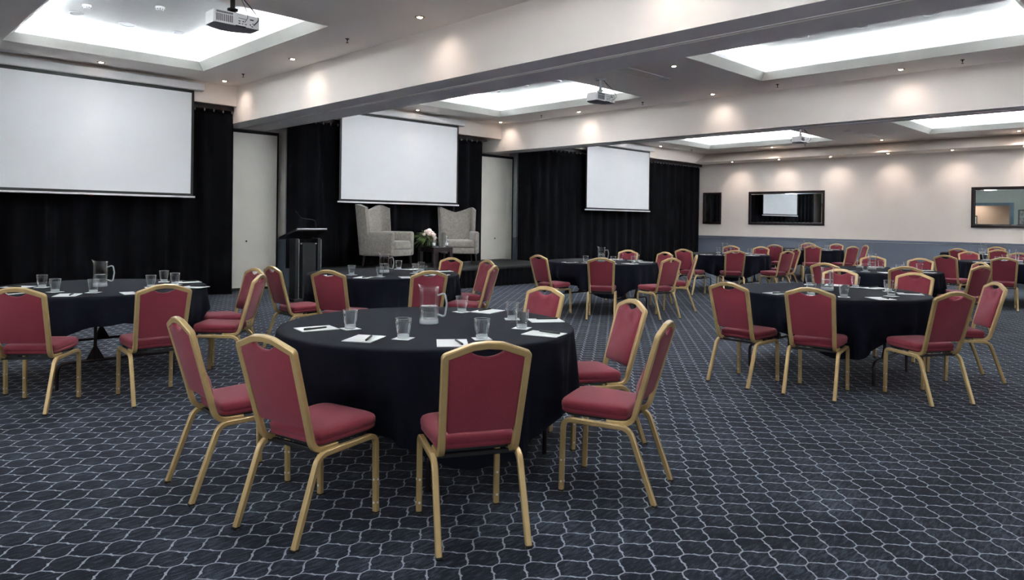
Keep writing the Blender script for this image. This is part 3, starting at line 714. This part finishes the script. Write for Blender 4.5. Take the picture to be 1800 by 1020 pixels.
def armchair(loc, rz, label):
    t = thing('wing_armchair', label, 'armchair', loc, rz, 'grey armchairs on the stage')
    H = 0.40
    # curved high back with wings; local front is +y
    bm = nb(); NU, NZ = 28, 12; F_, B_ = [], []
    for j in range(NZ+1):
        fr, br = [], []
        for i in range(NU+1):
            u = -1+2*i/NU; au = abs(u); v = j/NZ
            ztop = 1.205+0.125*(au/0.74)**1.35 if au <= 0.74 else 1.33-0.07*(au-0.74)/0.26
            z = 0.27+(ztop-0.27)*v
            flare = 0.92+0.10*v
            if au <= 0.74: x = u/0.74*0.36; y = -0.36-0.03*(1-(au/0.74)**2)
            else:
                k = (au-0.74)/0.26; x = math.copysign(0.36+0.025*sin(k*pi/2), u); y = -0.36+0.20*k
            y -= 0.10*v
            fr.append(bm.verts.new((x*flare, y+0.03, z)))
            nx = 0.0 if au <= 0.7 else math.copysign(0.055, u)
            ny = -0.075 if au <= 0.74 else -0.075*(1-(au-0.74)/0.26)
            br.append(bm.verts.new(((x+nx)*flare, y+ny, z+ (0.0 if v < 1 else 0.0))))
        F_.append(fr); B_.append(br)
    for j in range(NZ):
        for i in range(NU):
            bm.faces.new((F_[j][i], F_[j][i+1], F_[j+1][i+1], F_[j+1][i])); bm.faces.new((B_[j][i+1], B_[j][i], B_[j+1][i], B_[j+1][i+1]))
    for i in range(NU):
        bm.faces.new((F_[NZ][i], F_[NZ][i+1], B_[NZ][i+1], B_[NZ][i])); bm.faces.new((F_[0][i+1], F_[0][i], B_[0][i], B_[0][i+1]))
    for j in range(NZ):
        bm.faces.new((F_[j][0], F_[j+1][0], B_[j+1][0], B_[j][0])); bm.faces.new((F_[j+1][NU], F_[j][NU], B_[j][NU], B_[j+1][NU]))
    autosmooth(obj('backrest', bm, M_GREYFAB, t), 55)
    for s in (-1, 1):
        bm = nb(); box(bm, s*0.365-0.055, s*0.365+0.055, -0.40, 0.40, 0.26, 0.765, 0.05, seg=5); autosmooth(obj('armrest', bm, M_GREYFAB, t), 50)
    bm = nb(); box(bm, -0.315, 0.315, -0.34, 0.385, 0.26, 0.40, 0.02, seg=3); autosmooth(obj('seat_base', bm, M_GREYFAB, t), 50)
    bm = nb(); box(bm, -0.305, 0.305, -0.33, 0.395, 0.395, 0.565, 0.045, seg=4)
    for v in bm.verts:
        if v.co.z > 0.52: v.co.z += 0.02*(1-(v.co.x/0.305)**2)
    autosmooth(obj('seat_cushion', bm, M_GREYFAB, t), 50)
    for sx in (-1, 1):
        for sy in (-1, 1):
            bm = nb(); sweep(bm, [(sx*0.375, sy*0.355, 0.0), (sx*0.350, sy*0.33, 0.27)], 0.045, 0.045, taper=lambda u: 0.5+0.5*u); obj('leg', bm, M_LEGW, t)
armchair((8.62, 12.45, ZS+0.006), R(-71-90+2), 'grey velvet wing armchair turned sideways, left of the flower table')
armchair((10.62, 12.52, ZS+0.006), R(-124-90+2), 'grey velvet wing armchair facing the room, right of the flower table')

# dark cube side table
t = thing('side_table', 'dark wooden side table on the stage between the armchairs', 'table', (9.5, 12.0, ZS+0.001))
bm = nb(); box(bm, 0, 0.52, 0, 0.56, 0.385, 0.43, 0.004); obj('table_top', bm, M_LEGW, t)
for (a, b) in ((0, 0), (0.44, 0), (0, 0.48), (0.44, 0.48)):
    bm = nb(); box(bm, a, a+0.08, b, b+0.08, 0, 0.385, 0.003); obj('leg', bm, M_LEGW, t)
bm = nb(); box(bm, 0.08, 0.44, 0.01, 0.06, 0.33, 0.385); box(bm, 0.08, 0.44, 0.50, 0.55, 0.33, 0.385); box(bm, 0.01, 0.06, 0.08, 0.48, 0.33, 0.385); obj('apron', bm, M_LEGW, t)
ZTT = ZS+0.432
# flowers
fx, fy = 9.66, 12.40
t = thing('flower_arrangement', 'vase of pale pink blossoms and trailing greenery on the stage side table', 'flowers', (fx, fy, ZTT))
bm = nb(); lathe(bm, [(0, 0), (0.055, 0), (0.065, 0.03), (0.06, 0.14), (0.075, 0.20), (0.068, 0.20), (0.05, 0.14), (0, 0.13)], 24); obj('vase', bm, M_VASE, t, True)
def leaves(n, mt, nm, dirf, L, W):
    bm = nb()
    for i in range(n):
        o = Vector((rnd.gauss(0, .03), rnd.gauss(0, .03), 0.20+rnd.uniform(-0.03, .05))); d = dirf().normalized(); ln = L*rnd.uniform(0.6, 1.2)
        side = d.cross(Vector((0, 0, 1)))
        if side.length < 0.1: side = Vector((1, 0, 0))
        side.normalize(); st = rnd.uniform(0.0, 0.5); prev = None
        for k in range(6):
            u = st+(1-st)*k/5; p = o+d*ln*u+Vector((0, 0, -0.12*ln/0.3*u*u)); wd = W*sin(pi*min(1, (k+0.3)/5.4))+0.001
            if -0.20 < p.x < 0.38 and -0.42 < p.y < 0.18: p.z = max(p.z, 0.012)
            q = (bm.verts.new(p-side*wd), bm.verts.new(p+Vector((0, 0, 0.006))), bm.verts.new(p+side*wd))
            if prev: bm.faces.new((prev[0], prev[1], q[1], q[0])); bm.faces.new((prev[1], prev[2], q[2], q[1]))
            prev = q
    obj(nm, bm, mt, t, True)
IL = -rgt
leaves(95, M_LEAF, 'foliage', lambda: Vector((rnd.gauss(0, .6), rnd.gauss(0, .6), rnd.uniform(-.1, 1.0)))+IL*0.55, 0.28, 0.016)
leaves(110, M_LEAFD, 'dark_foliage', lambda: Vector((rnd.gauss(0, .7), rnd.gauss(0, .7), rnd.uniform(-.7, .5)))+IL*0.35, 0.25, 0.018)
leaves(34, M_BRONZE, 'bronze_foliage', lambda: Vector((rnd.gauss(0, .4), rnd.gauss(0, .4), rnd.uniform(-.9, .3)))-IL*0.7, 0.2, 0.014)
for (a, z, r) in ((-0.04, 0.33, .05), (0.02, 0.35, .055), (0.07, 0.30, .055), (0.12, 0.26, .05), (0.14, 0.20, .045), (0.03, 0.28, .045), (-0.08, 0.27, .035)):
    bm = nb(); bmesh.ops.create_icosphere(bm, subdivisions=3, radius=r)
    for v in bm.verts:
        q = v.co.normalized(); v.co *= 1+0.22*sin(9*atan2(q.y, q.x)+8*q.z)*(1-abs(q.z))+0.1*noise.noise(q*4)
    p = rgt*a-fwd*rnd.uniform(0.05, .11); o = obj('blossom', bm, M_PETAL, t, True, loc=(p.x, p.y, z))
def bottle(loc, label, h=0.25):
    t = thing('water_bottle', label, 'bottle', loc, 0, 'small bottles on the side table')
    k = h/0.25
    bm = nb(); lathe(bm, [(0, 0), (0.03*k, 0), (0.033*k, 0.005), (0.033*k, 0.13*k), (0.013*k, 0.19*k), (0.012*k, 0.235*k), (0, 0.235*k)], 20); obj('body', bm, M_BOTTLE, t, True)
    bm = nb(); lathe(bm, [(0.0337*k, 0.04*k), (0.0337*k, 0.10*k)], 20); obj('label_band', bm, M_WHITE, t, True)
    bm = nb(); lathe(bm, [(0, 0.25*k), (0.014*k, 0.25*k), (0.014*k, 0.232*k), (0, 0.232*k)], 16); obj('cap', bm, M_WHITE, t, True)
bottle((9.56, 12.08, ZTT), 'small clear water bottle beside the flower vase')
bottle((9.93, 12.10, ZTT), 'small clear water bottle at the table end by the armchair', 0.24)
dup(g0, (9.66, 12.09, ZTT), 0, 'clear glass tumbler beside the bottle on the stage side table', 'drinking glasses on the stage side table')
dup(g0, (9.86, 12.10, ZTT), 0, 'clear glass tumbler on the side table by the right armchair', 'drinking glasses on the stage side table')

# ------------------------------------------------------------------ lectern
t = thing('lectern', 'black lectern with gooseneck microphone standing on the floor beside the stage', 'lectern', (6.24, 11.42, 0), R(3))
bm = nb(); box(bm, -0.30, 0.30, -0.05, 0.42, 0.0, 0.05, 0.008); obj('base', bm, M_BLACK, t)
bm = nb(); box(bm, -0.12, 0.14, -0.02, 0.30, 0.05, 1.02, 0.006); obj('front_panel', bm, mat('lectern_panel', (22, 23, 25), 0.6), t)
for s in (-1, 1):
    bm = nb(); box(bm, s*0.22-0.035, s*0.22+0.035, 0.0, 0.20, 0.05, 1.10, 0.008); box(bm, s*0.22+0.036*1-0.002, s*0.22+0.042, 0.0, 0.012, 0.05, 1.08, 0.001, mi=1); obj('side_post', bm, [M_BLACK, M_ALU], t)
bm = nb()
vs = []
for (y, z) in ((-0.10, 1.235), (0.46, 1.075)):
    for x in (-0.31, 0.31):
        for dz in (0, 0.04): vs.append(bm.verts.new((x, y, z+dz)))
for f in ((0, 2, 3, 1), (4, 5, 7, 6), (0, 1, 5, 4), (2, 6, 7, 3), (1, 3, 7, 5), (0, 4, 6, 2)): bm.faces.new([vs[i] for i in f])
obj('reading_top', bm, M_BLACK, t)
bm = nb(); sweep(bm, [(-0.29, -0.106, 1.268), (0.30, -0.106, 1.268)], 0.02, 0.02, a0=(0, 1, 0), rnd=10); obj('edge_rail', bm, M_ALU, t)
bm = nb(); sweep(bm, fillet([(0.14, -0.02, 1.25), (0.12, -0.02, 1.42), (-0.12, 0.05, 1.46), (-0.20, 0.10, 1.58)], 0.06, 6), 0.010, 0.010, rnd=8)
cyl(bm, (0.14, -0.02), 0.03, 1.245, 1.265, 16); obj('microphone', bm, M_BLACK, t, True)
bm = nb()
for (x, y) in ((-0.16, 0.0), (0.13, 0.0)): cyl(bm, (x, -0.028), 0.014, 1.0, 1.02, 12)
obj('corner_knob', bm, M_ALU, t)

# ------------------------------------------------------------------ projectors
def projector(xc, zt, label):
    t = thing('ceiling_projector', label, 'projector', (xc, 7.47, 3.5), 0, 'white projectors hanging from the ceiling')
    bm = nb(); out = [(-0.25, 0), (0.25, 0), (0.25, 0.22)]+[(0.25-0.5*k/10, 0.22+0.10*sin(pi*k/10)) for k in range(1, 10)]+[(-0.25, 0.22)]
    a = [bm.verts.new((x, y, 0)) for x, y in out]; b = [bm.verts.new((x, y, 0.135)) for x, y in out]; n = len(out)
    for i in range(n): bm.faces.new((a[i], a[(i+1) % n], b[(i+1) % n], b[i]))
    f1 = bm.faces.new(a); f1.material_index = 1; bm.faces.new(b)
    bmesh.ops.bevel(bm, geom=[e for e in bm.edges if abs(e.verts[0].co.z-e.verts[1].co.z) > 0.1 and e.verts[0].co.y < 0.01] , offset=0.015, segments=3, affect='EDGES')
    autosmooth(obj('casing', bm, [M_PROJ, M_PROJD], t), 35)
    bm = nb()
    for k in range(9): box(bm, -0.225+k*0.020, -0.213+k*0.020, -0.003, 0.002, 0.02, 0.095)
    box(bm, -0.225, -0.05, -0.003, 0.002, 0.105, 0.125); obj('vent_grille', bm, M_PROJD, t)
    bm = nb()
    for (x, z, w_, h_) in ((0.02, .03, .02, .010), (0.02, .055, .02, .010), (0.055, .03, .014, .008), (0.06, .055, .012, .012), (0.09, .03, .02, .008), (0.14, .035, .008, .016), (0.17, .05, .010, .010), (0.155, .09, .04, .012), (0.05, .085, .08, .004), (0.16, .02, .02, .008)):
        box(bm, x-w_/2, x+w_/2, -0.003, 0.002, z-h_/2, z+h_/2)
    box(bm, -0.02, 0.09, -0.004, 0.01, -0.004, 0.006); obj('port', bm, M_BLACK, t)
    bm = nb(); r = bmesh.ops.create_cone(bm, cap_ends=True, segments=24, radius1=0.045, radius2=0.05, depth=0.06)
    bmesh.ops.rotate(bm, verts=bm.verts, matrix=Matrix.Rotation(pi/2, 3, 'X')); bmesh.ops.translate(bm, verts=bm.verts, vec=(0.02, 0.325, 0.07)); obj('lens', bm, M_BLACK, t, True)
    bm = nb(); sweep(bm, [(0, 0.13, 0.135), (0, 0.13, 0.40)], 0.05, 0.05, rnd=14); cyl(bm, (0, 0.13), 0.055, 0.185, 0.205, 16); sweep(bm, [(-0.12, 0.13, 0.145), (0.12, 0.13, 0.145)], 0.03, 0.015, a0=(0, 1, 0))
    cyl(bm, (0, 0.13), 0.035, 0.135, 0.185, 14, 0.03); cyl(bm, (0, 0.13), 0.09, 0.375, 0.399, 20); obj('mount', bm, M_BLACK if zt else M_HOUS, t, True)
    bm = nb(); sweep(bm, fillet([(0.06, 0.12, 0.385), (0.13, -0.02, 0.22), (0.22, -0.06, 0.10), (0.175, -0.005, 0.035)], 0.1, 8), 0.010, 0.010, rnd=8)
    sweep(bm, fillet([(0.05, 0.1, 0.385), (0.08, -0.02, 0.19), (0.10, -0.04, 0.10), (0.075, -0.004, 0.05)], 0.08, 8), 0.006, 0.006, rnd=8)
    obj('cable', bm, M_BLACK, t, True)
projector(3.22, 1, 'white projector under the first ceiling coffer, largest-looking of the three')
projector(9.57, 0, 'white projector hanging beside the middle coffer, before the middle screen')
projector(17.55, 0, 'white projector hanging in front of the third screen bay')

# ------------------------------------------------------------------ mirrors on the right wall
def mirror(y0, y1, label):
    t = thing('wall_mirror', label, 'mirror', (XR, (y0+y1)/2, 1.988), 0, 'dark-framed mirrors on the cream wall')
    h = (y1-y0)/2; v = 0.557
    bm = nb()
    for (a, b, c, d) in ((-h, h, v-0.07, v), (-h, h, -v, -v+0.07), (-h, -h+0.07, -v+0.07, v-0.07), (h-0.07, h, -v+0.07, v-0.07)): box(bm, -0.045, -0.002, a, b, c, d, 0.008)
    obj('frame', bm, M_FRAME, t)
    bm = nb(); a, b, c = h-0.07, v-0.07, 0.03
    o = [bm.verts.new((-0.012, y, z)) for y, z in ((-a, -b), (a, -b), (a, b), (-a, b))]; i_ = [bm.verts.new((-0.018, y, z)) for y, z in ((-a+c, -b+c), (a-c, -b+c), (a-c, b-c), (-a+c, b-c))]
    for k in range(4): bm.faces.new((o[k], o[(k+1) % 4], i_[(k+1) % 4], i_[k]))
    bm.faces.new(i_); obj('mirror_glass', bm, M_MIRR, t)
mirror(12.63, 13.34, 'narrow dark-framed wall mirror beside the third curtain')
mirror(9.05, 11.60, 'wide dark-framed wall mirror reflecting a white projector screen')
mirror(2.50, 5.07, 'wide dark-framed wall mirror reflecting a blue doorway, cut by photo edge')
def picture(loc, wy, hz, label):
    t = thing('framed_picture', label, 'picture', loc, 0, 'framed pictures seen in the mirror')
    bm = nb(); box(bm, 0.001, 0.03, -wy/2, wy/2, -hz/2, hz/2, 0.004); obj('frame', bm, M_BLACK, t)
    bm = nb(); box(bm, 0.03, 0.033, -wy/2+0.06, wy/2-0.06, -hz/2+0.06, hz/2-0.06); obj('print', bm, M_PRINT, t)
picture((XL-2.2, 10.9, 1.65), 0.9, 0.9, 'black framed print in the corridor reflected in the mirror')
picture((XL, 7.6, 1.85), 1.0, 1.1, 'black framed print beside the doorway reflected in the mirror')

# ------------------------------------------------------------------ ceiling fittings
def build_downlight(spot=True):
    t = thing('downlight', '', 'ceiling light', (0, 0, 0), 0, 'small recessed downlights')
    bm = nb(); lathe(bm, [(0.062, 0.0), (0.062, -0.004), (0.050, -0.010), (0.034, -0.006), (0.034, 0.0)], 28); obj('trim_ring', bm, M_BRASS, t, True)
    bm = nb(); lathe(bm, [(0.034, -0.004), (0.028, -0.011), (0.014, -0.016), (0.0, -0.017)], 24); obj('lens', bm, M_LAMP, t)
    return t
dl = build_downlight()
DL = [((5.20, 6.90), 'above the first beam face, nearest us'), ((5.24, 10.15), 'by the first beam, above the left screen table'), ((5.26, 12.72), 'in the corner where the first beam meets the bulkhead'),
      ((3.27, 12.68), 'over the centre of the leftmost screen'), ((12.15, 12.77), 'in the corner between middle screen and second beam'), ((12.12, 10.22), 'by the second beam, behind the middle projector'),
      ((12.10, 6.92), 'by the second beam, between its two coffers'), ((12.07, 3.66), 'by the second beam, beside the largest coffer'), ((9.54, 6.13), 'between the middle bay coffers, beside the long vent'),
      ((9.60, 12.77), 'over the middle screen'), ((17.4, 12.8), 'above the third screen'), ((19.28, 12.84), 'at the end of the third screen housing'), ((21.70, 7.05), 'in the third bay, beside the small vent'), ((21.72, 3.82), 'in the third bay, beside its nearer coffer'),
      ((5.20, 3.6), 'by the first beam, above the camera position'), ((21.70, 10.3), 'in the third bay, before the wide mirror')]
def spotlight(x, y, z, tilt=0.0, cone=104, pw=1.0):
    l = bpy.data.lights.new('downlight_beam', 'SPOT'); l.energy = SPOT_W*pw; l.color = SPOT_C; l.spot_size = R(cone); l.spot_blend = 1.0; l.shadow_soft_size = 0.03
    o = bpy.data.objects.new('downlight_beam', l); COL.objects.link(o); o.location = (x, y, z); o.rotation_euler = (0, -tilt, 0)
fd = True
for (x, y), lab in DL:
    lab = 'small round downlight %s' % lab
    if fd: dl.location = (x, y, ZC-0.001); dl['label'] = lab; fd = False
    else: dup(dl, (x, y, ZC-0.001), 0, lab)
    near = min(abs(x-5.2), abs(x-12.1))
    if y > 12.5 and near > 0.5: spotlight(x, y, ZC-0.02, 0, 60, 0.8)
    else: spotlight(x, y, ZC-0.02, 0.5 if near < 0.3 else 0, 104, 0.75)
ORD = ['first from the third curtain', 'second from the third curtain', 'third from the third curtain', 'fourth from the third curtain', 'fifth from the third curtain', 'sixth from the third curtain', 'seventh from the third curtain', 'eighth from the third curtain']
for k in range(8):
    y = 11.91-1.627*k
    dup(dl, (22.17, y, 3.549), 0, 'small downlight in the soffit over the mirrors, %s' % ORD[k], 'downlights in the soffit above the mirrors')
    spotlight(22.17, y, 3.52, 0.45, 100, 1.3)

def sprinkler():
    t = thing('sprinkler_head', '', 'sprinkler', (0, 0, 0), 0, 'ceiling sprinkler heads')
    bm = nb(); lathe(bm, [(0, 0), (0.028, 0), (0.022, -0.008), (0.008, -0.010), (0.008, -0.03), (0.004, -0.034), (0.004, -0.052), (0, -0.052)], 16); obj('body', bm, M_STEEL, t, True)
    bm = nb(); lathe(bm, [(0, -0.050), (0.018, -0.052), (0.018, -0.057), (0, -0.058)], 16); obj('deflector', bm, M_STEEL, t)
    return t
sp = sprinkler(); fs = True
for (x, y), lab in (((5.16, 8.46), 'between the first coffer and first beam'), ((5.22, 11.86), 'by the first beam near the leftmost screen'), ((11.99, 11.24), 'by the second beam near the middle screen'),
                    ((11.99, 8.43), 'by the second beam behind the middle projector'), ((11.98, 5.60), 'at the corner of the largest coffer'), ((11.97, 2.80), 'beside the largest coffer, near the photo edge'),
                    ((20.9, 12.7), 'at the corner of the third bay bulkhead'), ((21.6, 9.2), 'in the third bay beside the small projector')):
    lab = 'small metal sprinkler head on the ceiling, %s' % lab
    if fs: sp.location = (x, y, ZC-0.001); sp['label'] = lab; fs = False
    else: dup(sp, (x, y, ZC-0.001), 0, lab)
def disc(name, loc, r, label, cat, kind):
    t = thing(name, label, cat, loc)
    bm = nb(); lathe(bm, [(r, 0), (r*0.98, -0.010), (r*0.80, -0.014), (r*0.74, -0.004), (0, -0.004)] if kind != 'det' else [(r, 0), (r, -0.02), (r*0.75, -0.05), (0, -0.055)], 32); autosmooth(obj('rim' if kind != 'det' else 'housing', bm, M_HOUS, t))
    bm = nb()
    if kind == 'det': 
        for k in range(10):
            a = 2*pi*k/10; box(bm, r*0.86*cos(a)-0.006, r*0.86*cos(a)+0.006, r*0.86*sin(a)-0.006, r*0.86*sin(a)+0.006, -0.044, -0.030)
        obj('sensor_slot', bm, M_PROJD, t)
    else: lathe(bm, [(r*0.55, -0.006), (r*0.5, -0.012), (r*0.2, -0.010), (0, -0.010)], 28); obj('centre', bm, M_HOUS if kind == 'spk' else M_SCREEN, t)
    return t
ZD = ZR-0.001
for (n_, x, y, r, lab, k) in (
  ('ceiling_diffuser', 2.63, 11.45, .09, 'flat round white fitting in the first coffer, nearest its outer side', 'dif'), ('ceiling_speaker', 3.32, 11.55, .12, 'larger round recessed speaker in the middle of the first coffer', 'spk'),
  ('ceiling_diffuser', 4.02, 11.45, .09, 'flat round white fitting in the first coffer, beside the projector', 'dif'), ('smoke_detector', 2.63, 10.9, .055, 'small white smoke detector in the first coffer, before the outer disc', 'det'),
  ('smoke_detector', 3.35, 10.25, .06, 'white slotted smoke detector in the centre of the first coffer', 'det'), ('ceiling_speaker', 10.62, 4.61, .12, 'round ceiling speaker in the largest coffer, farthest of three', 'spk'),
  ('ceiling_diffuser', 10.63, 3.74, .10, 'round ceiling fitting in the largest coffer, middle of three', 'dif'), ('ceiling_speaker', 10.62, 2.85, .12, 'round ceiling speaker in the largest coffer, nearest of three', 'spk'),
  ('ceiling_diffuser', 10.66, 10.5, .10, 'round ceiling fitting in the middle coffer, middle of three', 'dif'), ('ceiling_speaker', 10.68, 11.38, .12, 'round ceiling speaker in the middle coffer, nearest the screen', 'spk'), ('ceiling_speaker', 10.70, 9.64, .12, 'round ceiling speaker in the middle coffer, farthest from the screen', 'spk')):
    disc(n_, (x, y, ZD), r, lab, 'ceiling fitting', k)
disc('ceiling_speaker', (10.27, 6.78, ZC-0.001), .09, 'round grey speaker beside the end of the long ceiling vent', 'ceiling fitting', 'spk')
disc('ceiling_speaker', (19.1, 7.03, ZC-0.001), .09, 'round grey speaker in the third bay beside the small vent', 'ceiling fitting', 'spk')
def vent(x0, x1, y0, y1, label, n=6, z=ZC):
    t = thing('ceiling_vent', label, 'air vent', ((x0+x1)/2, (y0+y1)/2, z-0.001), 0, 'slatted ceiling vents')
    X, Y = (x1-x0)/2, (y1-y0)/2
    bm = nb(); box(bm, -X, X, -Y, Y, -0.003, 0); obj('backing', bm, M_DARK, t)
    bm = nb()
    for s in (-1, 1): box(bm, -X, X, s*Y-0.015, s*Y+0.015, -0.014, 0); box(bm, s*X-0.015, s*X+0.015, -Y, Y, -0.014, 0)
    obj('frame', bm, M_PROJ, t)
    bm = nb()
    for k in range(n):
        y = -Y+2*Y*(k+0.5)/n; box(bm, -X, X, y-Y/n*0.5, y+Y/n*0.35, -0.012, -0.004)
    obj('slat', bm, M_CEIL, t)
vent(8.92, 10.12, 6.71, 7.01, 'long slatted air vent on the ceiling beside the middle projector')
vent(19.9, 20.9, 6.84, 7.13, 'slatted air vent on the ceiling of the third bay')
vent(1.6, 2.45, 12.84, 12.92, 'thin dark slot vent above the leftmost screen', 2)
vent(9.85, 10.3, 12.86, 12.94, 'thin dark slot vent above the middle screen', 2)
vent(20.1, 21.1, 12.9, 13.0, 'thin dark slot vent at the end of the third screen', 2)
